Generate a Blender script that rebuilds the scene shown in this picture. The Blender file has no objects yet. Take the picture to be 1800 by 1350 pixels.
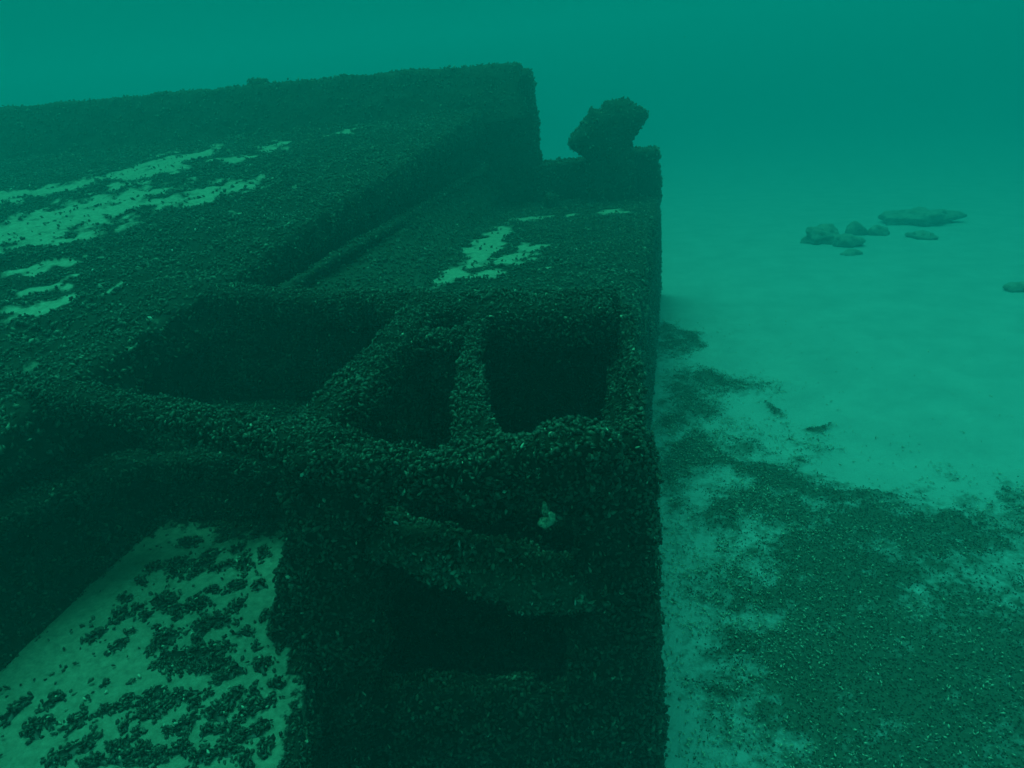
import bpy, math, random
import numpy as np
from mathutils import Matrix

scene = bpy.context.scene
col = scene.collection
rng = np.random.default_rng(11)
random.seed(11)

# ------------------------------------------------------------------ camera
cam_data = bpy.data.cameras.new("camera")
cam = bpy.data.objects.new("camera", cam_data)
col.objects.link(cam)
cam_data.sensor_width = 36.0
cam_data.lens = 25.7
cam_data.clip_start = 0.05
cam_data.clip_end = 600.0
cam.matrix_world = Matrix(((0.980, 0.008, 0.198, 0.04),
                           (0.176, 0.431, -0.885, 0.0),
                           (-0.092, 0.903, 0.421, 3.0),
                           (0, 0, 0, 1)))
_l, _r, _s = cam.matrix_world.decompose()
cam.matrix_world = Matrix.LocRotScale(_l, _r, None)
scene.camera = cam

# ------------------------------------------------------------------ daylight, filtered green by the water overhead
SUN_EL, SUN_AZ = math.radians(77), math.radians(325)
WATER_TINT = (0.036, 1.0, 0.54, 1.0)
world = bpy.data.worlds.new("World")
scene.world = world
world.use_nodes = True
nt = world.node_tree
nt.nodes.clear()
sky = nt.nodes.new("ShaderNodeTexSky")
sky.sky_type = 'NISHITA'
sky.sun_disc = False
sky.sun_elevation = SUN_EL
sky.sun_rotation = SUN_AZ
bw = nt.nodes.new("ShaderNodeRGBToBW")
mul = nt.nodes.new("ShaderNodeMix")
mul.data_type = 'RGBA'
mul.blend_type = 'MULTIPLY'
mul.inputs[0].default_value = 1.0
mul.inputs[7].default_value = WATER_TINT
bg = nt.nodes.new("ShaderNodeBackground")
bg.inputs['Strength'].default_value = 0.15
wo = nt.nodes.new("ShaderNodeOutputWorld")
nt.links.new(sky.outputs[0], bw.inputs[0])
nt.links.new(bw.outputs[0], mul.inputs[6])
# towards the horizon one looks through more and more water: the overhead light gives way to the water's own colour
tc = nt.nodes.new("ShaderNodeTexCoord")
sx = nt.nodes.new("ShaderNodeSeparateXYZ")
mr = nt.nodes.new("ShaderNodeMapRange")
mr.interpolation_type = 'SMOOTHSTEP'
mr.inputs['From Min'].default_value = 0.06
mr.inputs['From Max'].default_value = 0.6
wm = nt.nodes.new("ShaderNodeMix")
wm.data_type = 'RGBA'
wm.inputs[6].default_value = (0.0, 1.20, 0.92, 1)
nt.links.new(tc.outputs['Generated'], sx.inputs[0])
nt.links.new(sx.outputs['Z'], mr.inputs['Value'])
nt.links.new(mr.outputs[0], wm.inputs[0])
nt.links.new(mul.outputs[2], wm.inputs[7])
nt.links.new(wm.outputs[2], bg.inputs[0])
nt.links.new(bg.outputs[0], wo.inputs[0])

sun_data = bpy.data.lights.new("sun", 'SUN')
sun_data.energy = 1.5
sun_data.angle = math.radians(35)
sun_data.color = (0.045, 1.0, 0.52)
sun = bpy.data.objects.new("sun", sun_data)
col.objects.link(sun)
sun.rotation_euler = (math.radians(90) - SUN_EL, 0, math.radians(180) - SUN_AZ)

scene.view_settings.view_transform = 'Standard'
scene.view_settings.look = 'None'
scene.view_settings.gamma = 1.0
scene.view_settings.use_curve_mapping = False
scene.view_settings.exposure = 0.12
scene.render.engine = 'CYCLES'
scene.cycles.use_denoising = True
scene.cycles.max_bounces = 6
scene.cycles.diffuse_bounces = 3
scene.cycles.volume_bounces = 1
scene.cycles.volume_max_steps = 64

# ------------------------------------------------------------------ noise (numpy)
def _hash(ix, iy, iz, seed):
    h = (ix.astype(np.int64) * 374761393 + iy.astype(np.int64) * 668265263 + iz.astype(np.int64) * 2147483647 + seed * 974711) & 0xFFFFFFFF
    h = ((h ^ (h >> 13)) * 1274126177) & 0xFFFFFFFF
    h = (h ^ (h >> 16)) & 0xFFFFFFFF
    h = (h * 2246822519) & 0xFFFFFFFF
    return ((h ^ (h >> 15)) & 0xFFFF) / 65535.0

def vnoise(p, seed=0):
    i = np.floor(p); f = p - i
    f = f * f * f * (f * (f * 6 - 15) + 10)
    i = i.astype(np.int64)
    r = 0
    for dx in (0, 1):
        wx = f[:, 0] if dx else 1 - f[:, 0]
        for dy in (0, 1):
            wy = f[:, 1] if dy else 1 - f[:, 1]
            for dz in (0, 1):
                wz = f[:, 2] if dz else 1 - f[:, 2]
                r = r + wx * wy * wz * _hash(i[:, 0] + dx, i[:, 1] + dy, i[:, 2] + dz, seed)
    return r * 2 - 1

def fbm(p, scale, octv=3, seed=0):
    r = np.zeros(len(p)); a = 1.0; s = scale; t = 0
    for k in range(octv):
        r += a * vnoise(p * s + 17.3 * k, seed + k); t += a
        a *= 0.55; s *= 2.07
    return r / t

# ------------------------------------------------------------------ materials
def new_mat(name):
    m = bpy.data.materials.new(name)
    m.use_nodes = True
    n = m.node_tree
    b = n.nodes["Principled BSDF"]
    b.inputs['Specular IOR Level'].default_value = 0.15
    return m, n, b

def ramp(n, stops):
    r = n.nodes.new("ShaderNodeValToRGB")
    e = r.color_ramp.elements
    while len(e) < len(stops):
        e.new(0.5)
    for k, (p, c) in enumerate(stops):
        e[k].position = p
        e[k].color = (*c, 1)
    return r

def noise_node(n, scale, detail=4, rough=0.6):
    t = n.nodes.new("ShaderNodeTexNoise")
    t.inputs['Scale'].default_value = scale
    t.inputs['Detail'].default_value = detail
    t.inputs['Roughness'].default_value = rough
    g = n.nodes.new("ShaderNodeNewGeometry")
    n.links.new(g.outputs['Position'], t.inputs['Vector'])
    return t

def mix(n, fac, a, b):
    m = n.nodes.new("ShaderNodeMix")
    m.data_type = 'RGBA'
    for sock, v in ((0, fac), (6, a), (7, b)):
        if hasattr(v, 'is_output'):
            n.links.new(v, m.inputs[sock])
        else:
            m.inputs[sock].default_value = v if sock == 0 else (*v, 1)
    return m.outputs[2]

def bump(n, b, height, strength, dist):
    bm = n.nodes.new("ShaderNodeBump")
    bm.inputs['Strength'].default_value = strength
    bm.inputs['Distance'].default_value = dist
    n.links.new(height, bm.inputs['Height'])
    n.links.new(bm.outputs[0], b.inputs['Normal'])

CRUST_A, CRUST_B = (0.012, 0.014, 0.012), (0.036, 0.040, 0.033)
SILT_A, SILT_B = (0.15, 0.16, 0.13), (0.36, 0.37, 0.31)

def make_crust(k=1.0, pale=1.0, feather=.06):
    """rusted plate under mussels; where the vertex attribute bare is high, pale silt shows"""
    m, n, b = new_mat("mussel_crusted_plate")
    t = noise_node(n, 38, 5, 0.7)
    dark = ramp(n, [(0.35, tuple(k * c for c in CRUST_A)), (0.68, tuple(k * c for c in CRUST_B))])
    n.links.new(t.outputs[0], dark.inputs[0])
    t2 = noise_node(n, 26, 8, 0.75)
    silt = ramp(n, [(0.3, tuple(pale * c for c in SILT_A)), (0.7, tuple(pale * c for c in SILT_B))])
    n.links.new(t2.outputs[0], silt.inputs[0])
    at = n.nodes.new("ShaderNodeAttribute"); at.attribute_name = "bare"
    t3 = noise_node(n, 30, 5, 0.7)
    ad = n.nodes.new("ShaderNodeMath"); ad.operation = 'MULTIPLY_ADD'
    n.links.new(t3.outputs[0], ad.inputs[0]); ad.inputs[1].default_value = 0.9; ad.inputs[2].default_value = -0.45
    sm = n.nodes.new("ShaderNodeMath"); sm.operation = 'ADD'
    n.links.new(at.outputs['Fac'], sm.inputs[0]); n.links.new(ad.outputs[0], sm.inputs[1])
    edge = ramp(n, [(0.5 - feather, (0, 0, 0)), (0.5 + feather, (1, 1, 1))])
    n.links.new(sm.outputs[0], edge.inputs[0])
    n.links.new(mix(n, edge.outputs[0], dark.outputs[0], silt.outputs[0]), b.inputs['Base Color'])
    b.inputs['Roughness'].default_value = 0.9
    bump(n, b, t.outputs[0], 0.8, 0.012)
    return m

def make_shell_mat():
    m, n, b = new_mat("mussel_shell")
    at = n.nodes.new("ShaderNodeAttribute"); at.attribute_name = "tint"
    t = noise_node(n, 160, 3, 0.6)
    k = ramp(n, [(0.3, (0.6, 0.6, 0.6)), (0.7, (1.25, 1.25, 1.2))])
    n.links.new(t.outputs[0], k.inputs[0])
    mm = n.nodes.new("ShaderNodeMix"); mm.data_type = 'RGBA'; mm.blend_type = 'MULTIPLY'; mm.inputs[0].default_value = 1
    n.links.new(at.outputs['Color'], mm.inputs[6]); n.links.new(k.outputs[0], mm.inputs[7])
    n.links.new(mm.outputs[2], b.inputs['Base Color'])
    b.inputs['Roughness'].default_value = 0.42
    b.inputs['Specular IOR Level'].default_value = 0.4
    return m

def make_sand():
    m, n, b = new_mat("silty_sand")
    t = noise_node(n, 2.2, 8, 0.65)
    t2 = noise_node(n, 45, 5, 0.7)
    c1 = ramp(n, [(0.3, (0.28, 0.38, 0.42)), (0.7, (0.38, 0.49, 0.53))])
    n.links.new(t.outputs[0], c1.inputs[0])
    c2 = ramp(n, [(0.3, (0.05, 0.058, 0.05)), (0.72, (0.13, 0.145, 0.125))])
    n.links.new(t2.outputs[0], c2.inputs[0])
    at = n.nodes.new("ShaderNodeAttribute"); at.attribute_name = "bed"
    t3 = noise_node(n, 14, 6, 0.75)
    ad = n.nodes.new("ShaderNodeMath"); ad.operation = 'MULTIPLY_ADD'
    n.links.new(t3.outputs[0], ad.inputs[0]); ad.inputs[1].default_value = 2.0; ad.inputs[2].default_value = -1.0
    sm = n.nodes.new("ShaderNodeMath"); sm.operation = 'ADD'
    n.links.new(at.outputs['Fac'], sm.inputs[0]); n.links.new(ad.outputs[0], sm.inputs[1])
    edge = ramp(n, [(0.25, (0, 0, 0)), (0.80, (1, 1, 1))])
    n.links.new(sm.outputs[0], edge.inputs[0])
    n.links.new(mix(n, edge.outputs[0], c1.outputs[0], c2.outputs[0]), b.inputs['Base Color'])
    b.inputs['Roughness'].default_value = 0.95
    bump(n, b, t2.outputs[0], 0.5, 0.01)
    return m

def make_rock():
    m, n, b = new_mat("haze_paled_rock")
    t = noise_node(n, 9, 6, 0.7)
    c = ramp(n, [(0.3, (0.17, 0.19, 0.18)), (0.7, (0.38, 0.40, 0.37))])  # rock colour lifted towards the sand to imitate haze
    n.links.new(t.outputs[0], c.inputs[0])
    n.links.new(c.outputs[0], b.inputs['Base Color'])
    b.inputs['Roughness'].default_value = 0.95
    bump(n, b, t.outputs[0], 0.8, 0.04)
    return m

def make_growth():
    m, n, b = new_mat("pale_growth")
    t = noise_node(n, 90, 5, 0.7)
    c = ramp(n, [(0.38, (0.06, 0.08, 0.06)), (0.64, (0.46, 0.48, 0.38))])
    n.links.new(t.outputs[0], c.inputs[0])
    n.links.new(c.outputs[0], b.inputs['Base Color'])
    b.inputs['Roughness'].default_value = 0.8
    bump(n, b, t.outputs[0], 0.8, 0.006)
    return m

BRIGHTENED, DECKMAT = make_crust(2.6), make_crust(1.5, 1.45, .22)  # first is a paler crust copy: haze and lit look put into its colour
CRUST, SHELL, SAND, ROCK, GROWTH = make_crust(), make_shell_mat(), make_sand(), make_rock(), make_growth()

# ------------------------------------------------------------------ mesh helpers
def link_mesh(name, V, faces, mat, parent=None, attrs=None, smooth=True, colors=None):
    """faces: list of int arrays (n,3) or (n,4)"""
    me = bpy.data.meshes.new(name)
    me.vertices.add(len(V))
    me.vertices.foreach_set("co", np.asarray(V, np.float32).ravel())
    fl = [np.asarray(f, np.int32) for f in faces if len(f)]
    loops = np.concatenate([f.ravel() for f in fl])
    sizes = np.concatenate([np.full(len(f), f.shape[1], np.int32) for f in fl])
    starts = np.concatenate([[0], np.cumsum(sizes)[:-1]]).astype(np.int32)
    me.loops.add(len(loops)); me.loops.foreach_set("vertex_index", loops)
    me.polygons.add(len(sizes)); me.polygons.foreach_set("loop_start", starts)
    me.polygons.foreach_set("loop_total", sizes)
    me.update(calc_edges=True)
    me.polygons.foreach_set("use_smooth", np.full(len(sizes), smooth))
    for k, v in (attrs or {}).items():
        a = me.attributes.new(k, 'FLOAT', 'POINT'); a.data.foreach_set("value", np.asarray(v, np.float32))
    if colors is not None:
        a = me.attributes.new("tint", 'FLOAT_COLOR', 'POINT')
        c = np.ones((len(V), 4), np.float32); c[:, :3] = colors
        a.data.foreach_set("color", c.ravel())
    me.materials.append(mat)
    o = bpy.data.objects.new(name, me)
    col.objects.link(o)
    if parent is not None:
        o.parent = parent
    return o

def tris_of(faces):
    out = []
    for f in faces:
        f = np.asarray(f)
        if f.shape[1] == 3: out.append(f)
        else: out += [f[:, [0, 1, 2]], f[:, [0, 2, 3]]]
    return np.concatenate(out)

def vnormals(V, T):
    fn = np.cross(V[T[:, 1]] - V[T[:, 0]], V[T[:, 2]] - V[T[:, 0]])
    N = np.zeros_like(V)
    for k in range(3): np.add.at(N, T[:, k], fn)
    return N / np.maximum(np.linalg.norm(N, axis=1, keepdims=True), 1e-12)

def weld(V, F):
    key = np.round(V * 4000).astype(np.int64)
    _, idx, inv = np.unique(key, axis=0, return_index=True, return_inverse=True)
    return V[idx], inv.reshape(-1)[F]

def relax(V, F, it):
    e = np.concatenate([F[:, [0, 1]], F[:, [1, 2]], F[:, [2, 3]], F[:, [3, 0]]])
    deg = np.zeros(len(V)); np.add.at(deg, e[:, 0], 1); np.add.at(deg, e[:, 1], 1)
    for _ in range(it):
        s = np.zeros_like(V); np.add.at(s, e[:, 0], V[e[:, 1]]); np.add.at(s, e[:, 1], V[e[:, 0]])
        V = 0.5 * V + 0.5 * s / deg[:, None]
    return V

def hexa(c, res, round_it=3):
    """c: 8 corners, bottom ring then top ring, counter-clockwise from above -> welded quad grid, edges rounded"""
    c = np.asarray(c, float)
    quads = [(3, 2, 1, 0), (4, 5, 6, 7), (0, 1, 5, 4), (1, 2, 6, 5), (2, 3, 7, 6), (3, 0, 4, 7)]
    def nd(pairs): return max(1, int(round(max(np.linalg.norm(c[a] - c[b]) for a, b in pairs) / res)))
    nx = nd(((0, 1), (3, 2), (4, 5), (7, 6))); ny = nd(((1, 2), (0, 3), (5, 6), (4, 7))); nz = nd(((0, 4), (1, 5), (2, 6), (3, 7)))
    dims = [(nx, ny), (nx, ny), (nx, nz), (ny, nz), (nx, nz), (ny, nz)]
    VV, FF, off = [], [], 0
    for q, (nu, nv) in zip(quads, dims):
        u = np.linspace(0, 1, nu + 1)[None, :, None]; v = np.linspace(0, 1, nv + 1)[:, None, None]
        P = (1 - u) * (1 - v) * c[q[0]] + u * (1 - v) * c[q[1]] + u * v * c[q[2]] + (1 - u) * v * c[q[3]]
        VV.append(P.reshape(-1, 3))
        i = np.arange(nu)[None, :] + np.arange(nv)[:, None] * (nu + 1)
        i = i.ravel() + off
        FF.append(np.stack([i, i + 1, i + nu + 2, i + nu + 1], 1))
        off += (nu + 1) * (nv + 1)
    V, F = weld(np.concatenate(VV), np.concatenate(FF))
    if round_it: V = relax(V, F, round_it)
    return V, F

def sweep(st, res, n=4.0, soft=2):
    """st: list of (centre, half_side, half_up); rounded-rectangle section swept along the path, domed ends"""
    P = np.array([s[0] for s in st], float); W = np.array([s[1] for s in st], float); H = np.array([s[2] for s in st], float)
    d = np.concatenate([[0], np.cumsum(np.linalg.norm(np.diff(P, axis=0), axis=1))])
    m = max(4, int(d[-1] / res))
    t = np.linspace(0, d[-1], m + 1)
    ip = lambda A: np.interp(t, d, A)
    P = np.stack([ip(P[:, k]) for k in range(3)], 1); W = ip(W); H = ip(H)
    if soft:   # ease the corners between stations
        kern = np.array([1, 4, 6, 4, 1]) / 16.0
        ease = lambda a: np.convolve(np.pad(a, 2, mode='edge'), kern, 'valid')
        for _ in range(soft):
            W, H = ease(W), ease(H)
            P[2:-2] = np.stack([ease(P[:, q]) for q in range(3)], 1)[2:-2]
    T = np.gradient(P, axis=0); T /= np.linalg.norm(T, axis=1, keepdims=True)
    up = np.array([0, 0, 1.0]) if abs(T[:, 2]).mean() < 0.8 else np.array([0, 1.0, 0])
    S = np.cross(T, up); S /= np.linalg.norm(S, axis=1, keepdims=True)
    U = np.cross(S, T)
    k = max(10, int(2 * (W.max() + H.max()) * 1.8 / res))
    a = np.linspace(0, 2 * math.pi, k, endpoint=False)
    ca, sa = np.cos(a), np.sin(a)
    r = (np.abs(ca) ** n + np.abs(sa) ** n) ** (-1 / n)
    x, y = ca * r, sa * r
    rings = [P[0] + 0 * S[0]] and []
    def ring(i, s, off): return P[i] + T[i] * off + s * (np.outer(x * W[i], S[i]) + np.outer(y * H[i], U[i]))
    e = min(W.min(), H.min()) * 0.4
    for s, o in ((0.35, -e), (0.75, -e * 0.8)): rings.append(ring(0, s, o))
    for i in range(m + 1): rings.append(ring(i, 1.0, 0))
    for s, o in ((0.75, e * 0.8), (0.35, e)): rings.append(ring(m, s, o))
    V = np.concatenate(rings + [[P[0] - T[0] * e], [P[-1] + T[-1] * e]])
    R = len(rings); j = np.arange(k); j2 = (j + 1) % k
    F = np.concatenate([np.stack([q * k + j, q * k + j2, (q + 1) * k + j2, (q + 1) * k + j], 1) for q in range(R - 1)])
    c0, c1 = R * k, R * k + 1
    C = np.concatenate([np.stack([np.full(k, c0), j2, j], 1), np.stack([np.full(k, c1), (R - 1) * k + j, (R - 1) * k + j2], 1)])
    return V, [F, C]

# mussel shell templates: pointed at one end, blunt at the other
_ring = np.array([[0, .5, 0], [0, 0, .42], [0, -.5, 0], [0, 0, -.42]])
SH_V = np.concatenate([[[-.5, 0, -.05]], _ring * .62 + [-.18, 0, 0], _ring * 1.0 + [.22, 0, .02], [[.5, 0, 0]]]) * [1, .52, .62]
_f = []
for q in range(4):
    q2 = (q + 1) % 4
    _f += [(0, 1 + q2, 1 + q), (1 + q, 1 + q2, 5 + q2), (1 + q, 5 + q2, 5 + q), (9, 5 + q, 5 + q2)]
SH_F = np.array(_f)
LO_V = np.concatenate([[[-.5, 0, 0]], _ring + [.12, 0, 0], [[.5, 0, 0]]]) * [1, .5, .6]
LO_F = np.array([(0, 1 + (q + 1) % 4, 1 + q) for q in range(4)] + [(5, 1 + q, 1 + (q + 1) % 4) for q in range(4)])

def shell_colors(n, light=0.02):
    g = rng.uniform(0.025, 0.09, n)
    mid = rng.random(n) < 0.10
    g[mid] = rng.uniform(0.10, 0.19, mid.sum())
    li = rng.random(n) < light * .6
    g[li] = rng.uniform(0.28, 0.60, li.sum())
    c = np.stack([g, g * 1.02, g * 0.84], 1)
    return c

def place(tv, tf, P, X, N, L, flat=1.0, wid=None):
    """copies of a template at P, long axis X, up N, length L -> V, F"""
    X = X / np.linalg.norm(X, axis=1, keepdims=True)
    Yv = np.cross(N, X); Yv /= np.maximum(np.linalg.norm(Yv, axis=1, keepdims=True), 1e-9)
    Zv = np.cross(X, Yv)
    v = tv[None] * L[:, None, None]
    w = 1.0 if wid is None else wid[:, None, None]
    V = P[:, None] + v[..., :1] * X[:, None] + w * v[..., 1:2] * Yv[:, None] + flat * v[..., 2:] * Zv[:, None]
    F = tf[None] + (np.arange(len(P)) * len(tv))[:, None, None]
    return V.reshape(-1, 3), F.reshape(-1, 3)

def sample(V, T, dens, keep=None):
    a = V[T[:, 1]] - V[T[:, 0]]; b = V[T[:, 2]] - V[T[:, 0]]
    fn = np.cross(a, b); A = np.linalg.norm(fn, axis=1) / 2
    fnn = fn / np.maximum(2 * A[:, None], 1e-12)
    w = A * np.where(fnn[:, 2] < -0.7, 0.15, 1.0)
    n = int(w.sum() * dens)
    if n < 1: return np.zeros((0, 3)), np.zeros((0, 3))
    ti = rng.choice(len(T), n, p=w / w.sum())
    r1, r2 = np.sqrt(rng.random(n)), rng.random(n)
    P = V[T[ti, 0]] + (r1 * (1 - r2))[:, None] * a[ti] * 1.0 + (r1 * r2)[:, None] * b[ti]
    return P, fnn[ti]

def silt_mask(P, N, amount):
    # silt that has settled in scraps on upward faces
    return np.clip((N[:, 2] - .55) * 3, 0, 1) * np.clip(fbm(P, 5.5, 3, 91) * 4 - 1.5 + 1.5 * amount, 0, 1)

def scatter_shells(V, T, dens, size, seed, bare_fn=None, lo=False, light=0.02, silt=0.0):
    P, N = sample(V, T, dens)
    keep = fbm(P, 5.0, 2, seed) + .4 * fbm(P, 20., 2, seed + 2) > -0.75
    if bare_fn is not None:
        keep &= (bare_fn(P) + 0.35 * fbm(P, 30, 2, seed + 5) < 0.42) | (rng.random(len(P)) < .035 * np.clip(1 + 2 * fbm(P, 9, 2, seed + 7), 0, 3))
    if silt > 0:
        keep &= silt_mask(P, N, silt) + 0.3 * fbm(P, 35, 2, seed + 6) < 0.45
    P, N = P[keep], N[keep]
    n = len(P)
    R = rng.normal(size=(n, 3))
    tang = R - (R * N).sum(1, keepdims=True) * N
    tang /= np.linalg.norm(tang, axis=1, keepdims=True)
    lift = rng.uniform(-0.1, 1.3, n)[:, None]
    X = tang + lift * N
    roll = N + 0.7 * rng.normal(size=(n, 3))
    L = size[0] + (size[1] * 1.25 - size[0]) * rng.random(n) ** 1.6
    L *= np.clip(1 + .45 * fbm(P, 6.0, 2, seed + 8), .6, 1.5)
    P = P + N * (np.maximum(fbm(P, 24.0, 2, seed + 9), 0) * .022 * (0 if lo else 1))[:, None]
    P = P + N * (L * rng.uniform(0.0, 0.35, n))[:, None]
    tv, tf = (LO_V, LO_F) if lo else (SH_V, SH_F)
    C = shell_colors(n, light)
    SV, SF = place(tv, tf, P, X, roll, L, wid=np.where(C[:, 0] > .2, rng.uniform(.25, .8, n), rng.uniform(.8, 1.15, n)))   # pale ones are gaping shells seen on edge
    return SV, SF, np.repeat(C, len(tv), axis=0)

# ------------------------------------------------------------------ the wreck
def empty(name, loc, label, cat, group=None):
    o = bpy.data.objects.new(name, None); col.objects.link(o)
    o.location = loc; o.empty_display_size = 0.2
    o["label"] = label; o["category"] = cat
    if group: o["group"] = group
    return o

wreck = empty("shipwreck", (0, 0, 0), "dark mussel-crusted shipwreck with beam frame, sloping deck and mooring post on the sand", "shipwreck")

_seed = [100]
def outward(V, faces):
    T = tris_of(faces)
    if np.einsum('ij,ij->i', V[T[:, 0]] - V.mean(0), np.cross(V[T[:, 1]] - V[T[:, 0]], V[T[:, 2]] - V[T[:, 0]])).sum() < 0:
        faces = [f[:, ::-1] for f in faces]
    return faces
def part(name, geo, amp=0.02, dens=4200, size=(0.015, 0.027), bare_fn=None, lo=False, lumps=14.0, light=0.018, label=None, clump=1.0, brighten=1.0, mat=None, silt=0.0):
    V, F = geo
    faces = F if isinstance(F, list) else [F]
    _seed[0] += 7
    faces = outward(V, faces)
    T = tris_of(faces)
    N = vnormals(V, T)
    h = amp * (0.75 * fbm(V, lumps, 3, _seed[0]) + 0.8 * fbm(V, 3.1, 2, _seed[0] + 3) + 0.9 * clump * (fbm(V, 7.5, 2, _seed[0] + 4) + np.abs(fbm(V, 11.0, 2, _seed[0] + 6)) - .2))
    b = bare_fn(V) if bare_fn is not None else np.zeros(len(V))
    if silt > 0:
        b = np.maximum(b, silt_mask(V, N, silt))
    V = V + N * (h * (1 - 0.85 * np.clip(b, 0, 1)))[:, None]
    o = link_mesh(name, V, faces, mat or CRUST, wreck, attrs={"bare": b})
    if label: o["label"] = label
    SV, SF, C = scatter_shells(V, T, dens, size, _seed[0], bare_fn, lo, light, silt)
    if len(SV):
        s = link_mesh("mussel_crust", SV, [SF], SHELL, o, colors=np.clip(C * brighten, 0, .7))  # shell colour scaled up where haze and light are painted in
        s["kind"] = "stuff"
    return o

def ellipses(P, E, warp=0.12, ws=4.0, seed=5, wide=1.0, soft=0.5):
    """1 inside any of the world-space ellipses (x, y, rx, ry, turn), 0 outside, soft in between, edges torn by noise"""
    q = P.copy(); q[:, 2] = 0
    x = q[:, 0] + warp * fbm(q, ws, 3, seed); y = q[:, 1] + warp * fbm(q, ws, 3, seed + 50)
    r = np.zeros(len(P))
    for ex, ey, rx, ry, t in E:
        c, s = math.cos(t), math.sin(t)
        u = ((x - ex) * c + (y - ey) * s) / rx; v = (-(x - ex) * s + (y - ey) * c) / (ry * wide)
        r = np.maximum(r, np.clip((1 + soft - np.sqrt(u * u + v * v)) / (2 * soft), 0, 1))
    return r

# sloping upper deck, its straight right edge rising away from the camera
def dz(y): return 1.86 + 0.081 * (y - 2.55)
def ex(y): return -1.846 - (9.055 - y) * 0.0914
DECK_BARE = [(-4.92, 6.76, 0.591, 0.31, 1.08), (-4.75, 7.26, 0.307, 0.181, 0.59), (-4.54, 5.29, 0.591, 0.409, 0.63), (-4.72, 4.71, 0.551, 0.275, 0.76), (-4.93, 4.47, 0.366, 0.344, 0.24), (-3.5, 5.68, 0.296, 0.166, 1.09), (-3.59, 5.43, 0.181, 0.098, 1.06), (-3.79, 7.35, 0.211, 0.133, 0.62), (-3.15, 7.94, 0.244, 0.063, 0.86), (-4.1, 4.52, 0.215, 0.116, 0.65), (-3.38, 3.21, 0.139, 0.097, 0.17), (-3.08, 3.53, 0.073, 0.06, -1.05), (-3.43, 3.59, 0.08, 0.074, 0.35), (-5.66, 6.02, 0.346, 0.142, 0.31), (-3.59, 4.05, 0.072, 0.062, 0.44), (-3.82, 3.87, 0.123, 0.061, 0.25), (-6.19, 5.47, 0.558, 0.388, 0.19), (-3.0, 4.96, 0.072, 0.048, 0.94), (-4.05, 6.8, 0.158, 0.101, 0.84), (-4.08, 6.11, 0.111, 0.076, 0.83), (-2.8, 5.47, 0.063, 0.05, 1.04)]
def deck_bare(P):
    scraps = np.clip(fbm(P, 7.0, 3, 25) * 3.6 - .55, 0, .85) * np.exp(-(((P[:, 0] + 4.6) / 1.2) ** 2 + ((P[:, 1] - 5.2) / 1.6) ** 2))
    return np.clip(np.maximum(ellipses(P, [(a, b, c * 1.3, d, e) for a, b, c, d, e in DECK_BARE], 0.30, 3.5, 5, 1.6), scraps) + .75 * fbm(P, 6.5, 4, 15) + .25 * fbm(P * [.5, 1, 1], 26, 2, 16) + .45 * fbm(P, 13, 3, 18) - .14, 0, 1) * (P[:, 2] > dz(P[:, 1]) - 0.1)
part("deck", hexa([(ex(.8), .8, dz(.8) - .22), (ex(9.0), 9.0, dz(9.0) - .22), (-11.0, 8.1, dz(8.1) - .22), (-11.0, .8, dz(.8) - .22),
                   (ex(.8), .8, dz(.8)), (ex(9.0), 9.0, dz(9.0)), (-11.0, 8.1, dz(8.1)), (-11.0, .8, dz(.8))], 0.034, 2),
     0.035, 1450, (0.020, 0.036), deck_bare, True, 9.0, 0.010, brighten=1.5, mat=DECKMAT)
# far coaming along the deck's end, with three lumps of growth
FAR = dict(size=(0.024, 0.042), lo=True, lumps=6.0, light=0.003, brighten=2.0, mat=BRIGHTENED)  # paler crust and shells paint extra haze onto the far parts
part("coaming", hexa([(-1.50, 8.56, 2.2), (-1.40, 9.20, 2.2), (-13.0, 7.92, 1.9), (-13.0, 7.05, 1.9),
                      (-1.50, 8.92, 2.80), (-1.50, 9.18, 2.80), (-13.0, 7.84, 2.90), (-13.0, 7.62, 2.90)], 0.05, 6), 0.02, dens=380, **FAR)
for p, r in (((-4.63, 8.74, 2.81), .11), ((-3.57, 8.71, 2.48), .14), ((-7.57, 8.0, 2.16), .16)):
    part("growth_lump", sweep([(np.array(p) - [0, 0, r], r, r * .8), (np.array(p) + [0, 0, r * .4], r * .8, r * .7)], 0.04, 2.2), 0.04, dens=900, **FAR)
# end bulkhead closing the raised part
part("bulkhead", hexa([(-3.5, 8.94, .6), (-1.325, 8.94, .6), (-1.325, 9.20, .6), (-3.5, 9.20, .6),
                       (-3.5, 8.94, 2.42), (-1.37, 8.94, 2.72), (-1.37, 9.20, 2.72), (-3.5, 9.20, 2.42)], 0.045, 7), 0.035, dens=600, **FAR)
# wall under the deck edge, set back so that the deck overhangs it
part("deck_wall", hexa([(ex(2.9) - .28, 2.9, 1.0), (ex(2.9) - .10, 2.9, 1.0), (ex(8.9) - .10, 8.9, 1.0), (ex(8.9) - .28, 8.9, 1.0),
                        (ex(2.9) - .28, 2.9, dz(2.9) - .2), (ex(2.9) - .10, 2.9, dz(2.9) - .2), (ex(8.9) - .10, 8.9, dz(8.9) - .2), (ex(8.9) - .28, 8.9, dz(8.9) - .2)], 0.045, 1),
     0.03, 1000, (0.022, 0.038), None, True, 9.0, 0.004)
part("ledge", sweep([((-2.22, 3.6, 1.78), .03, .02), ((-2.15, 4.6, 1.78), .03, .025), ((-2.10, 6.6, 1.70), .045, .03), ((-1.92, 8.5, 1.74), .05, .03)], 0.035),
     0.016, 1200, (0.02, 0.034), None, True, 10.0, 0.006, brighten=2.2, mat=BRIGHTENED)
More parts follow.
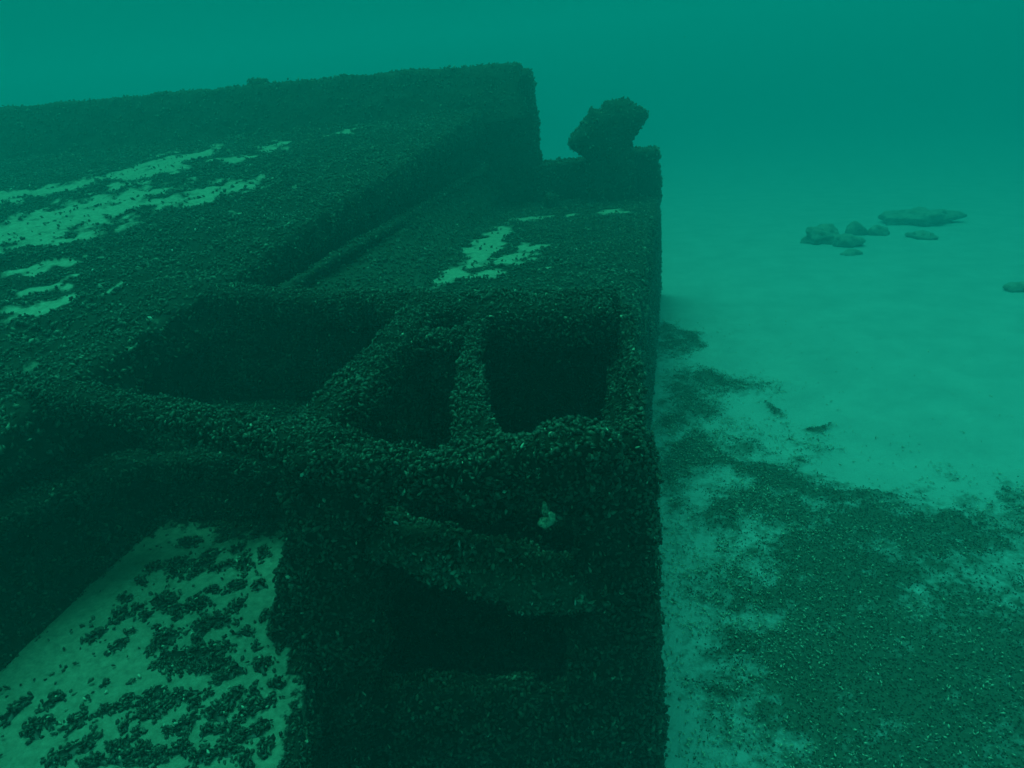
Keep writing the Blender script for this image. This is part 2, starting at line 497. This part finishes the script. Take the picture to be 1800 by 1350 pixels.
part("lower_plate", hexa([(-2.3, 3.5, .9), (-1.40, 3.5, .9), (-1.80, 8.86, .6), (-2.4, 8.86, .6),
                          (-2.2, 3.5, 1.70), (-1.40, 3.5, 1.60), (-1.79, 8.86, 1.18), (-1.95, 8.86, 1.69)], 0.045, 2),
     0.025, 1000, (0.022, 0.038), None, True, 9.0, 0.004, brighten=1.5, mat=BRIGHTENED)  # plate and shells paled in colour to look more lit

# hull under the lower deck; the lower deck carries a torn patch of pale silt
LOW_BARE = [(-1.43, 6.16, 1.128, 0.126, -1.52), (-1.44, 4.99, 0.345, 0.117, -1.47), (-1.07, 5.51, 0.246, 0.172, 1.31), (-0.98, 5.97, 0.198, 0.141, 1.19), (-1.18, 4.99, 0.159, 0.136, 1.32), (-0.86, 7.62, 0.114, 0.095, -1.42), (-0.42, 7.67, 0.191, 0.137, -0.03), (-1.21, 7.62, 0.137, 0.108, -1.4), (-0.83, 5.08, 0.071, 0.051, -0.06), (-1.34, 7.51, 0.181, 0.135, -1.41)]
def low_bare(P):
    return np.clip(ellipses(P, LOW_BARE, 0.12, 7.0, 9) + .6 * fbm(P, 14, 4, 19) - .05, 0, 1) * (P[:, 2] > 1.55 - .075 * (P[:, 1] - 3.45))
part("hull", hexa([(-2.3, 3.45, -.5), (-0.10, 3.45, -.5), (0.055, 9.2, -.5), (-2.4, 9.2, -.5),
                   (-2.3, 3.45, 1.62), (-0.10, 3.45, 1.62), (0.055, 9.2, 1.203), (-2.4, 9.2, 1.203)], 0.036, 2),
     0.018, 1300, (0.020, 0.036), low_bare, True, 10.0, 0.006, brighten=1.6, mat=DECKMAT)  # shells paled to paint distance haze on the hull
part("low_wall", hexa([(-1.44, 8.88, .9), (0.055, 8.88, .9), (0.055, 9.23, .9), (-1.44, 9.23, .9),
                       (-1.44, 8.88, 1.65), (0.045, 8.88, 1.74), (0.045, 9.23, 1.74), (-1.44, 9.23, 1.65)], 0.04, 4), 0.022, dens=700, **FAR)
# mooring post: a bent head with a beak to the left, on a stout neck
def bollard():
    st = [((-.504, 8.74, 1.10), .269, .247), ((-.49, 8.74, 1.577), .265, .24), ((-.485, 8.74, 1.722), .255, .24), ((-.50, 8.74, 1.82), .262, .24), ((-.529, 8.74, 1.926), .298, .261),
          ((-.504, 8.74, 2.013), .298, .261), ((-.455, 8.74, 2.085), .292, .254), ((-.42, 8.74, 2.143), .285, .24), ((-.40, 8.74, 2.194), .26, .218), ((-.41, 8.74, 2.23), .203, .189), ((-.41, 8.74, 2.252), .131, .116)]
    V, F = sweep(st, 0.028, 2.1)
    d = V - np.array([-0.74, 8.7, 1.918]); g = np.exp(-(d[:, 0] ** 2 / .042 + d[:, 2] ** 2 / .0126))
    V[:, 0] -= 0.17 * g * np.clip((-.48 - V[:, 0]) / .15, 0, 1)
    d = V - np.array([-0.163, 8.7, 2.158]); g = np.exp(-(d[:, 0] ** 2 / .02 + d[:, 2] ** 2 / .0084))
    V[:, 0] += 0.10 * g
    return V, F
part("mooring_post", bollard(), 0.022, dens=800, **FAR)
part("growth_lump", sweep([((-1.15, 8.3, 1.24), .07, .07), ((-1.15, 8.3, 1.40), .055, .055)], 0.03, 2.2), 0.02, dens=900, **FAR)

# near frame: beams round two openings in the top
NEAR = dict(dens=5400, size=(0.014, 0.026), light=.03)
part("beam", sweep([((-2.85, 3.58, 1.87), .08, .075), ((-2.35, 3.48, 1.87), .08, .075), ((-1.7, 3.34, 1.86), .08, .075), ((-1.1, 3.24, 1.86), .085, .08)], 0.018), 0.016, clump=.6, **NEAR)          # back beam, thin left half
part("beam", sweep([((-1.22, 3.20, 1.86), .12, .085), ((-0.7, 3.12, 1.86), .15, .09), ((-0.19, 3.06, 1.87), .16, .09)], 0.018), 0.02, clump=.7, **NEAR)         # its stout right half
part("beam", sweep([((-2.95, 2.46, 1.84), .065, .06), ((-2.45, 2.35, 1.84), .065, .06), ((-2.0, 2.24, 1.83), .06, .055), ((-1.7, 2.16, 1.83), .065, .055), ((-1.35, 2.04, 1.82), .06, .06), ((-1.05, 1.96, 1.81), .075, .07)], 0.016), 0.016, clump=.6, **NEAR)
part("beam", sweep([((-1.14, 1.92, 1.79), .065, .07), ((-0.92, 1.89, 1.82), .06, .06), ((-0.72, 1.88, 1.80), .055, .07), ((-0.5, 1.88, 1.79), .06, .08), ((-0.32, 1.89, 1.82), .065, .08), ((-0.22, 1.90, 1.85), .07, .08), ((-0.12, 1.93, 1.82), .055, .08)], 0.015), 0.036, dens=6400, size=(0.014, 0.028), light=0.06)
part("brace", sweep([((-1.06, 3.10, 1.86), .06, .07), ((-1.08, 2.75, 1.85), .07, .075), ((-1.09, 2.5, 1.84), .085, .07), ((-1.13, 2.2, 1.83), .075, .07), ((-1.13, 1.98, 1.80), .07, .07)], 0.015), 0.018, clump=.6, dens=6000, size=(0.014, 0.026), light=0.025)
part("brace", sweep([((-0.75, 2.98, 1.87), .025, .05), ((-0.73, 2.78, 1.88), .02, .04), ((-0.68, 2.5, 1.86), .032, .05), ((-0.60, 2.2, 1.84), .055, .055), ((-0.54, 2.0, 1.81), .085, .06), ((-0.52, 1.92, 1.79), .11, .06)], 0.014), 0.014, clump=.6, dens=6000, size=(0.014, 0.026), light=0.02)
part("strut", sweep([((-0.98, 2.86, 1.84), .045, .04), ((-0.74, 2.84, 1.86), .045, .04)], 0.014), 0.02, **NEAR)
part("strut", sweep([((-0.90, 2.86, 1.82), .05, .05), ((-0.90, 2.84, 1.30), .06, .05)], 0.018), 0.022, **NEAR)
part("beam", sweep([((-0.11, 3.16, 1.78), .03, .12), ((-0.075, 2.7, 1.74), .018, .13), ((-0.05, 2.3, 1.73), .018, .13), ((-0.045, 2.0, 1.74), .03, .12)], 0.016), 0.014, **NEAR)

# front face: leaning left post, right post, middle shelf and sill round dark recesses
part("post", sweep([((-1.10, 2.06, 1.76), .13, .12), ((-1.15, 2.06, 1.45), .16, .14), ((-1.24, 2.06, 1.1), .19, .16), ((-1.34, 2.06, .7), .22, .18), ((-1.42, 2.06, .3), .24, .2), ((-1.46, 2.06, -.05), .25, .2)], 0.018), 0.036, dens=5200, size=(0.014, 0.027), light=0.03)
part("post", sweep([((-0.10, 2.08, 1.78), .10, .13), ((-0.11, 2.08, 1.3), .125, .14), ((-0.13, 2.08, .9), .15, .15), ((-0.16, 2.08, .4), .19, .17), ((-0.18, 2.08, -.05), .22, .18)], 0.018), 0.028, **NEAR)
part("shelf", sweep([((-1.0, 2.08, 1.41), .09, .045), ((-0.80, 1.99, 1.41), .11, .045), ((-0.55, 1.96, 1.36), .10, .055), ((-0.30, 1.98, 1.29), .10, .06), ((-0.15, 2.06, 1.25), .09, .06)], 0.016), 0.026, brighten=1.9, mat=BRIGHTENED, **NEAR)  # shelf crust and shells paled to make it look lit
part("sill", hexa([(-1.45, 1.86, -.1), (-0.06, 1.90, -.1), (-0.06, 2.14, -.1), (-1.45, 2.14, -.1),
                   (-1.30, 1.98, .60), (-0.08, 1.98, .76), (-0.08, 2.10, .76), (-1.25, 2.10, .60)], 0.022, 4), 0.035, dens=4200, size=(0.014, 0.027), brighten=1.4)  # shell colour lifted so the sill top looks lit
part("back_plate", hexa([(-1.5, 2.72, -.1), (-0.08, 2.72, -.1), (-0.08, 2.8, -.1), (-1.5, 2.8, -.1),
                         (-1.12, 2.72, 1.12), (-0.08, 2.72, 1.12), (-0.08, 2.8, 1.12), (-1.12, 2.8, 1.12)], 0.03, 2), 0.03, **NEAR)
part("apron", hexa([(-1.0, 1.98, 1.60), (-0.10, 1.98, 1.58), (-0.10, 2.06, 1.58), (-1.0, 2.06, 1.60),
                    (-1.0, 1.94, 1.74), (-0.08, 1.94, 1.76), (-0.08, 2.02, 1.76), (-1.0, 2.02, 1.74)], 0.018, 2), 0.03, dens=5000, size=(0.014, 0.027), light=0.03)
part("side_plate", hexa([(-0.13, 2.1, -.1), (-0.05, 2.1, -.1), (-0.09, 3.5, -.1), (-0.17, 3.5, -.1),
                         (-0.13, 2.1, 1.70), (-0.05, 2.1, 1.70), (-0.09, 3.5, 1.70), (-0.17, 3.5, 1.70)], 0.03, 2), 0.02, **NEAR)
part("frame_wall", hexa([(-2.5, 3.30, .7), (-0.12, 3.26, .7), (-0.12, 3.40, .7), (-2.5, 3.44, .7),
                         (-2.5, 3.40, 1.80), (-0.12, 3.22, 1.78), (-0.12, 3.38, 1.78), (-2.5, 3.54, 1.80)], 0.03, 2), 0.03, **NEAR)
part("inner_plate", hexa([(-1.16, 2.3, .9), (-1.06, 2.3, .9), (-1.02, 3.3, .9), (-1.12, 3.3, .9),
                          (-1.14, 2.3, 1.70), (-1.04, 2.3, 1.70), (-1.02, 3.3, 1.76), (-1.12, 3.3, 1.76)], 0.03, 2), 0.03, **NEAR)
part("inner_floor", hexa([(-1.2, 2.84, .75), (-0.1, 2.84, .75), (-0.1, 3.3, .95), (-1.2, 3.3, .95),
                          (-1.2, 2.84, .95), (-0.1, 2.84, .95), (-0.1, 3.3, 1.15), (-1.2, 3.3, 1.15)], 0.03, 2), 0.03, **NEAR)

# bay left of the front face: sloping bank, rear slope and pale silted floor plate
part("rail", sweep([((-2.72, 1.0, 1.44), .06, .05), ((-2.55, 1.9, 1.50), .065, .05), ((-2.3, 2.45, 1.44), .06, .05), ((-1.8, 2.62, 1.36), .06, .05), ((-1.3, 2.62, 1.32), .06, .05)], 0.018), 0.03, **NEAR)
part("bank", hexa([(-3.2, .3, .8), (-2.34, .3, .8), (-2.34, 3.2, .8), (-3.2, 3.2, .8),
                   (-3.2, .3, 1.46), (-2.85, .3, 1.38), (-2.62, 3.2, 1.62), (-3.2, 3.2, 1.66)], 0.026, 1), 0.012, dens=3600, size=(0.015, 0.027), light=0.006, clump=.4)
part("rear_slope", hexa([(-2.5, 2.62, .8), (-1.1, 2.62, .8), (-1.1, 3.3, .8), (-2.5, 3.3, .8),
                         (-2.5, 2.74, 1.42), (-1.1, 2.72, 1.36), (-1.1, 3.3, 1.30), (-2.5, 3.3, 1.34)], 0.024, 3), 0.035, **NEAR)
def plate_bare(P):
    h = fbm(P * [1, 1, 0], 9.0, 3, 77)
    # mussels have closed over the rear strip and the edge by the front face
    edge = np.clip((P[:, 1] - 2.36) / .25, 0, 1) + np.clip((P[:, 0] + 1.42 - (2.0 - P[:, 1]) * .36) / .08, 0, 1)
    return np.where(P[:, 2] > .9, np.clip(1.0 - edge * 0.75 + 0.45 * h * (edge > 0), 0, 1), 0)
plate = part("floor_plate", hexa([(-2.75, .3, .82), (-0.70, .3, .82), (-1.58, 2.75, .82), (-2.75, 2.75, .82),
                          (-2.75, .3, 1.0), (-0.70, .3, 1.0), (-1.58, 2.75, 1.0), (-2.75, 2.75, 1.0)], 0.02, 1), 0.03, 5200, (0.014, 0.026), plate_bare, False, 14.0, 0.03,
     label="pale silted floor plate")
part("bay_wall", hexa([(-2.7, .3, -.1), (-0.76, .3, -.1), (-1.62, 2.7, -.1), (-2.7, 2.7, -.1),
                       (-2.7, .3, .84), (-0.76, .3, .84), (-1.62, 2.7, .84), (-2.7, 2.7, .84)], 0.04, 1), 0.02, dens=1500, size=(0.016, 0.028), lo=True)

# ------------------------------------------------------------------ mussel clumps lying on the pale floor plate (positions measured on the plate, metres)
CLUMPS = [(540,660,45),(440,745,40),(530,800,35),(660,660,32),(745,600,60),(800,665,30),(890,610,60),(965,545,30),(1075,610,40),(1060,530,40),(1110,735,30),
 (1170,520,35),(960,690,70),(740,770,60),(850,850,105),(960,880,60),(780,910,45),(1180,880,45),(1060,910,40),(1000,940,35),(1300,720,35),(1215,650,30),(250,1040,50),
 (60,1090,50),(150,1170,55),(230,1140,30),(330,1150,50),(490,1090,50),(560,1060,40),(700,1010,50),(700,1090,60),(640,1050,30),(820,1020,50),(880,1050,40),(940,1010,30),
 (840,1150,50),(950,1180,40),(300,1280,60),(400,1240,40),(430,1320,50),(540,1270,60),(640,1290,70),(740,1290,50),(830,1250,45),(930,1290,60),(980,1090,60),(1050,1030,50),
 (1110,1090,50),(1040,1170,50),(700,440,40),(800,440,60),(900,440,50),(860,330,50),(950,390,40),(1000,440,40),(1100,420,50),(1190,380,40),(1080,350,30),(640,500,30),
 (560,580,30),(620,625,28),(590,730,22),(710,725,22),(1150,800,24),(1260,800,30),(1250,960,34),(1150,1000,30),(1190,1060,40),(1110,1200,50),(1180,1160,40),(1030,1260,50),(1110,1310,50),(1200,1260,45),
 (370,1080,20),(430,1170,22),(560,1160,30),(620,1190,30),(760,1180,30),(600,960,14),(480,960,12),(1020,800,26),(900,760,40)]
def plate_point(cx, cy):
    # corner measurements of the plate: picture crop position -> plate coordinates, by the plate's own perspective map
    px, py = cx * 0.3889, 825 + cy * 0.3889
    d = np.array([(px - 900) / 1285.0, (675 - py) / 1285.0, -1.0])
    M = np.array(cam.matrix_world)
    w = M[:3, :3] @ d
    t = (1.005 - M[2, 3]) / w[2]
    return M[:3, 3] + w * t, t
clump_meshes = []
def clump_mesh(r):  # a heap of shells grown together
    n = max(6, int((r / 0.010) ** 2 * 1.7))
    a = rng.uniform(0, 2 * math.pi, n)
    p1, p2 = rng.uniform(0, 6.3, 2)
    lob = lambda t: 1 + .28 * np.sin(2 * t + p1) + .22 * np.sin(3 * t + p2) + .12 * np.sin(5 * t + p1 * 2)
    q = np.sqrt(rng.random(n)) * r * lob(a) * 1.04
    st, tw = rng.uniform(.75, 1.35), rng.uniform(0, math.pi)
    x, y = np.cos(a) * q * st, np.sin(a) * q / st
    x, y = x * math.cos(tw) - y * math.sin(tw), x * math.sin(tw) + y * math.cos(tw)
    hz = 0.004 + 0.55 * min(r, .035) * np.clip(1 - (q / r) ** 2, 0.05, 1) * rng.uniform(.45, 1.0, n)
    P = np.stack([x, y, hz], 1)
    X = np.stack([np.cos(a + rng.normal(0, 1.0, n)), np.sin(a + rng.normal(0, 1.0, n)), rng.uniform(-.3, .8, n)], 1)
    N = np.tile([0, 0, 1.0], (n, 1)) + .6 * rng.normal(size=(n, 3))
    SV, SF = place(SH_V, SH_F, P, X, N, rng.uniform(.015, .030, n))
    C = np.repeat(shell_colors(n, 0.05), len(SH_V), axis=0)
    # the dark mat of threads that holds the heap together
    k = 16; t = np.linspace(0, 2 * math.pi, k, endpoint=False)
    rr = r * rng.uniform(.75, 1.0, k) * lob(t)
    bx, by = np.cos(t) * rr * st, np.sin(t) * rr / st
    bx, by = bx * math.cos(tw) - by * math.sin(tw), bx * math.sin(tw) + by * math.cos(tw)
    B = np.concatenate([np.stack([bx, by, np.full(k, -.004)], 1), np.stack([bx * .6, by * .6, np.full(k, -.001 + .16 * min(r, .04))], 1), [[0, 0, .18 * min(r, .04)]]])
    j = np.arange(k); j2 = (j + 1) % k
    BF = np.concatenate([np.stack([j, j2, k + j2], 1), np.stack([j, k + j2, k + j], 1), np.stack([k + j, k + j2, np.full(k, 2 * k)], 1)]) + len(SV)
    return np.concatenate([SV, B]), np.concatenate([SF, BF]), np.concatenate([C, np.tile([.012, .013, .011], (len(B), 1))])
_special = {14: "largest dark mussel clump, in the middle of the pale silted plate", 22: "mussel clump at the upper rim of the bare silt by the plate's lower left edge",
            20: "single mussel clump pressed against the dark front face beside the pale plate"}
for k, (cx, cy, rp) in enumerate(CLUMPS):
    p, t = plate_point(cx, cy)
    r = max(0.016, rp * 0.3889 / 1285.0 * t * 1.2)
    SV, SF, C = clump_mesh(r)
    o = link_mesh("mussel_clump", SV, [SF], SHELL, None, colors=C)
    o.location = (p[0], p[1], 1.0)
    big = r > 0.036
    where = ("by the dark sloping bank" if p[0] < -2.02 - 0.25 * (p[1] < 1.6) else "at the shaded rear end of the pale plate" if p[1] > 2.0 else
             "beside the dark front face" if p[0] > -1.36 + (2.0 - p[1]) * .3 - .14 else "on the pale plate's middle" if p[1] > 1.58 else "at the near end of the pale plate")
    o["label"] = _special.get(k, ("broad tangled clump of dark mussels " if big else "little knot of dark mussels ") + where)
    o["category"] = "mussels"
    if k not in _special:
        o["group"] = ("broad mussel clumps " if big else "small mussel knots ") + where

PALE = [((1283, 683), "bright half shell leaning on the front face at the plate's right rim"), ((480, 1013), "pale oval shell lying alone on the bare silt"),
        ((632, 940), "pale shell standing on edge left of the largest mussel clump"), ((230, 1142), "bright shell perched on the clumps at the near left of the plate"),
        ((1100, 1278), "round pale shell flat among clumps at the plate's near right"), ((893, 605), "yellowish open shell on a clump at the rear of the plate"),
        ((750, 1180), "bright sliver of shell on a clump at the near middle of the plate"), ((385, 1043), "thin pale shell sliver on bare silt near the plate's left clump")]
for k, ((cx, cy), lab) in enumerate(PALE):
    p, t = plate_point(cx, cy)
    L = 0.016 + .004 * (k % 3)
    a = 1.3 * k
    SV, SF = place(SH_V * [1, 1.15, .5], SH_F, np.zeros((1, 3)), np.array([[math.cos(a), math.sin(a), .35]]), np.array([[.3 * math.sin(2 * a), .3, 1.0]]), np.array([L]))
    o = link_mesh("mussel_shell", SV, [SF], SHELL, None, colors=np.tile([.62, .62, .5], (len(SV), 1)))
    o.location = (p[0], p[1], 1.012 if k in (1, 2, 4, 7) else 1.03)
    o["label"] = lab; o["category"] = "shell"; o["group"] = "pale loose shells on the plate"

# ------------------------------------------------------------------ pale growth hanging in the recess of the front face
g = empty("sponge", (-0.293, 1.79, 1.70), "small pale knobbly sponge on a stalk in the dark front recess", "sponge")
def blob(name, c, rx, ry, rz, mat, parent, amp=.15, seed=1, scale=25.0, n=(14, 22)):
    th = np.linspace(0, math.pi, n[0] + 1)[1:-1]; ph = np.linspace(0, 2 * math.pi, n[1], endpoint=False)
    S = np.stack([np.outer(np.sin(th), np.cos(ph)), np.outer(np.sin(th), np.sin(ph)), np.outer(np.cos(th), np.ones(n[1]))], 2).reshape(-1, 3)
    S = np.concatenate([S, [[0, 0, 1], [0, 0, -1]]])
    V = S * [rx, ry, rz]
    V = V * (1 + amp * fbm(V + seed * 3.7, scale, 3, seed) + .22 * amp * fbm(V + seed, scale * 4.5, 2, seed + 1))[:, None] + np.array(c)
    m = n[1]; j = np.arange(m); j2 = (j + 1) % m; R = n[0] - 1
    F = np.concatenate([np.stack([q * m + j, (q + 1) * m + j, (q + 1) * m + j2, q * m + j2], 1) for q in range(R - 1)])
    top, bot = R * m, R * m + 1
    Cc = np.concatenate([np.stack([np.full(m, top), j, j2], 1), np.stack([np.full(m, bot), (R - 1) * m + j2, (R - 1) * m + j], 1)])
    return link_mesh(name, V, [F, Cc], mat, parent)
blob("stalk", (-.006, .015, .026), .011, .011, .026, GROWTH, g, .9, 3, 45)
blob("knob", (0, 0, -.010), .027, .02, .016, GROWTH, g, .9, 4, 38)
blob("lobe", (.014, -.008, .010), .013, .012, .014, GROWTH, g, .9, 9, 60)

# ------------------------------------------------------------------ seabed
def axis(lo, hi, step, far):
    a = np.arange(lo, hi + 1e-6, step)
    up, s, x = [], step, hi
    while x < far: s *= 1.25; x += s; up.append(x)
    dn, s, x = [], step, lo
    while x > -far: s *= 1.25; x -= s; dn.append(x)
    return np.concatenate([dn[::-1], a, up])
BED = [(1.75, 3.0, .95, .85, 0), (2.1, 2.4, .9, .9, 0), (1.5, 4.1, .8, .28, -.25), (1.15, 4.55, .55, .16, -.25), (1.9, 4.05, .55, .22, -.2), (2.8, 3.3, .9, .8, 0), (1.25, 3.7, .4, .35, .2), (.30, 4.95, .28, .28, 0), (.25, 6.0, .28, .55, 0), (.55, 6.25, .38, .25, -.3), (.22, 7.3, .15, .5, 0),
       (.95, 2.3, .30, .55, .3), (1.4, 2.2, .5, .5, 0), (.72, 4.75, .35, .14, -.2), (1.02, 5.75, .13, .07, 0), (1.35, 5.35, .06, .04, 0)]
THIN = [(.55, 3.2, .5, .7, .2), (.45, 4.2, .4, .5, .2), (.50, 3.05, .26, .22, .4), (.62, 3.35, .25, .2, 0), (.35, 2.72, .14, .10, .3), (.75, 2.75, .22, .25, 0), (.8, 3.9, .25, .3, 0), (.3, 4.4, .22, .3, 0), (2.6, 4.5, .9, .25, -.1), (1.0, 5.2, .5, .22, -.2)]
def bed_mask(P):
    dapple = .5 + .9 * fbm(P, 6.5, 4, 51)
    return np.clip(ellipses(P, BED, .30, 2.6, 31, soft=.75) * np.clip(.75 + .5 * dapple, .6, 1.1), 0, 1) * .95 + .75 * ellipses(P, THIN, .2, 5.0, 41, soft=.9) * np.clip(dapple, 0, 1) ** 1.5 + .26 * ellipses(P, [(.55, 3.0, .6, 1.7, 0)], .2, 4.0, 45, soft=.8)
ax, ay = axis(-1.5, 5.0, .03, 160.0), axis(1.2, 8.5, .03, 160.0)
GX, GY = np.meshgrid(ax, ay)
V = np.stack([GX.ravel(), GY.ravel(), np.zeros(GX.size)], 1)
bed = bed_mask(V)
near = np.exp(-(np.maximum(np.hypot(V[:, 0] - 1.5, V[:, 1] - 4) - 8, 0) / 6) ** 2)
def slope(x, y):
    # the sand falls gently away from the wreck and levels out in the distance
    d = np.maximum(np.hypot(x - .5, y - 2.0) - 5.5, 0)
    return -7.0 * (1 - np.exp(-(np.sqrt(d * d + 1) - 1) * .105 / 7.0))
V[:, 2] = slope(V[:, 0], V[:, 1]) + near * (0.016 * fbm(V, 1.3, 3, 61) + 0.05 * np.clip(bed, 0, 1) * (0.6 + 0.8 * fbm(V, 7.0, 3, 63)) + .006 * fbm(V, 12, 2, 65))
nx = len(ax)
i = (np.arange(nx - 1)[None, :] + np.arange(len(ay) - 1)[:, None] * nx).ravel()
F = np.stack([i, i + 1, i + nx + 1, i + nx], 1)
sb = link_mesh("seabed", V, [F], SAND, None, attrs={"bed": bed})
sb["kind"] = "structure"
SEA_T = tris_of([F])
cen = V[SEA_T].mean(1)
sel = (cen[:, 0] > -.1) & (cen[:, 0] < 4.6) & (cen[:, 1] > 1.4) & (cen[:, 1] < 8)
ST = SEA_T[sel]
# living mussel bed
P, N = sample(V, ST, 4200)
m = bed_mask(P)
k = rng.random(len(P)) < np.clip((m + .4 * fbm(P, 12, 2, 71) - .35) * 2.2, 0, 1)
P, N = P[k], N[k]; n = len(P)
X = rng.normal(size=(n, 3)); X[:, 2] = np.abs(X[:, 2]) * .5
L = rng.uniform(.008, .018, n)
SV, SF = place(LO_V, LO_F, P + N * (L * .3)[:, None], X, N + .6 * rng.normal(size=(n, 3)), L)
c = shell_colors(n, .015) * 1.45
o = link_mesh("mussel_bed", SV, [SF], SHELL, None, colors=np.repeat(c, len(LO_V), axis=0))
o["kind"] = "stuff"; o["label"] = "dark bed of mussels spread over the sand beside the wreck"; o["category"] = "mussel bed"
# pale broken shells strewn over sand and bed
P, N = sample(V, ST, 2100)
m = bed_mask(P)
d = 1.8 * np.exp(-((P[:, 0] - .40) / .42) ** 2) * (P[:, 1] < 5.6) + .55 * np.clip(m * 1.6, 0, 1) * (1.2 - m)* 2 + .18 * m + .02
k = rng.random(len(P)) < np.clip(d * (.6 + fbm(P, 3.0, 2, 81)), 0, 1)
P, N = P[k], N[k]; n = len(P)
X = rng.normal(size=(n, 3)); X[:, 2] *= .35
L = .010 + .022 * rng.random(n) ** 2
SV, SF = place(LO_V * [1, .8, .35], LO_F, P + N * .012, X, N + .5 * rng.normal(size=(n, 3)), L)
gq = rng.uniform(.30, .72, n)
o = link_mesh("shell_fragments", SV, [SF], SHELL, None, colors=np.repeat(np.stack([gq, gq, gq * .85], 1), len(LO_V), axis=0))
o["kind"] = "stuff"; o["label"] = "pale broken shells strewn over the sand beside the wreck"; o["category"] = "shells"

# ------------------------------------------------------------------ boulders out on the sand
ROCKS = [((2.30, 11.0, .0), (.30, .24, .20), "long low dark rock at the near end of the rock row on the sand"),
         ((2.60, 10.75, .0), (.22, .16, .13), "low rock leaning against the long dark rock, in front of the row"),
         ((2.86, 11.35, .0), (.14, .13, .15), "small rounded rock in the middle of the rock row"),
         ((3.14, 11.30, .0), (.15, .14, .13), "small rounded rock at the far end of the rock row"),
         ((3.85, 11.85, .0), (.42, .38, .17), "broad hazy boulder lying apart from the rock row"),
         ((3.68, 10.95, .0), (.26, .20, .08), "flat dark stone in front of the broad hazy boulder"),
         ((3.98, 8.65, .0), (.2, .16, .09), "low dark rock lying alone on the bright open sand"),
         ((2.56, 10.3, .0), (.16, .12, .06), "flattest stone, nearest the wreck in the rock row")]
for k, (p, r, lab) in enumerate(ROCKS):
    o = blob("rock", (0, 0, r[2] * .35), r[0] * .9, r[1] * .9, r[2] * .68, ROCK, None, 1.0, 20 + k, 3.6, (30, 44))
    # slide out along the ground until the fallen-away sand carries it
    f = 1.0
    for _ in range(40):
        f = (3.0 - float(slope(np.array(p[0] * f), np.array(p[1] * f)))) / 3.0
    o.location = (p[0] * f, p[1] * f, 3.0 - 3.0 * f)
    o.scale = (f, f, f)
    o["label"] = lab; o["category"] = "rock"; o["group"] = "dark rocks scattered on the far sand"

# ------------------------------------------------------------------ specks drifting in the water
n = 420
P = np.stack([rng.uniform(-4, 4.5, n), rng.uniform(1.6, 8, n), rng.uniform(.3, 3.3, n)], 1)
P = P[(P[:, 2] > 2.0 + .5 * (P[:, 0] < -1.2)) | (P[:, 0] > .25)]
n = len(P)
SV, SF = place(LO_V, LO_F, P, rng.normal(size=(n, 3)), rng.normal(size=(n, 3)), .0016 + .004 * rng.random(n) ** 3)
o = link_mesh("drifting_specks", SV, [SF], SHELL, None, colors=np.tile([.3, .32, .26], (len(SV), 1)))
o["kind"] = "stuff"; o["label"] = "tiny specks drifting in the green water"; o["category"] = "specks"

# ------------------------------------------------------------------ the green water itself
def box(name, lo, hi):
    c = [(x, y, z) for z in (lo[2], hi[2]) for x, y in ((lo[0], lo[1]), (hi[0], lo[1]), (hi[0], hi[1]), (lo[0], hi[1]))]
    f = [(3, 2, 1, 0), (4, 5, 6, 7), (0, 1, 5, 4), (1, 2, 6, 5), (2, 3, 7, 6), (3, 0, 4, 7)]
    me = bpy.data.meshes.new(name); me.from_pydata(c, [], f)
    o = bpy.data.objects.new(name, me); col.objects.link(o)
    return o
haze = box("haze", (-340, -340, -8.2), (340, 340, 4.0))
haze["kind"] = "stuff"
hm = bpy.data.materials.new("water_haze"); hm.use_nodes = True
n = hm.node_tree; n.nodes.clear()
pv = n.nodes.new("ShaderNodeVolumePrincipled")
pv.inputs['Color'].default_value = (0.04, 0.80, 1.0, 1)
pv.inputs['Density'].default_value = 0.068
pv.inputs['Anisotropy'].default_value = 0.65
mo = n.nodes.new("ShaderNodeOutputMaterial")
n.links.new(pv.outputs[0], mo.inputs['Volume'])
haze.data.materials.append(hm)
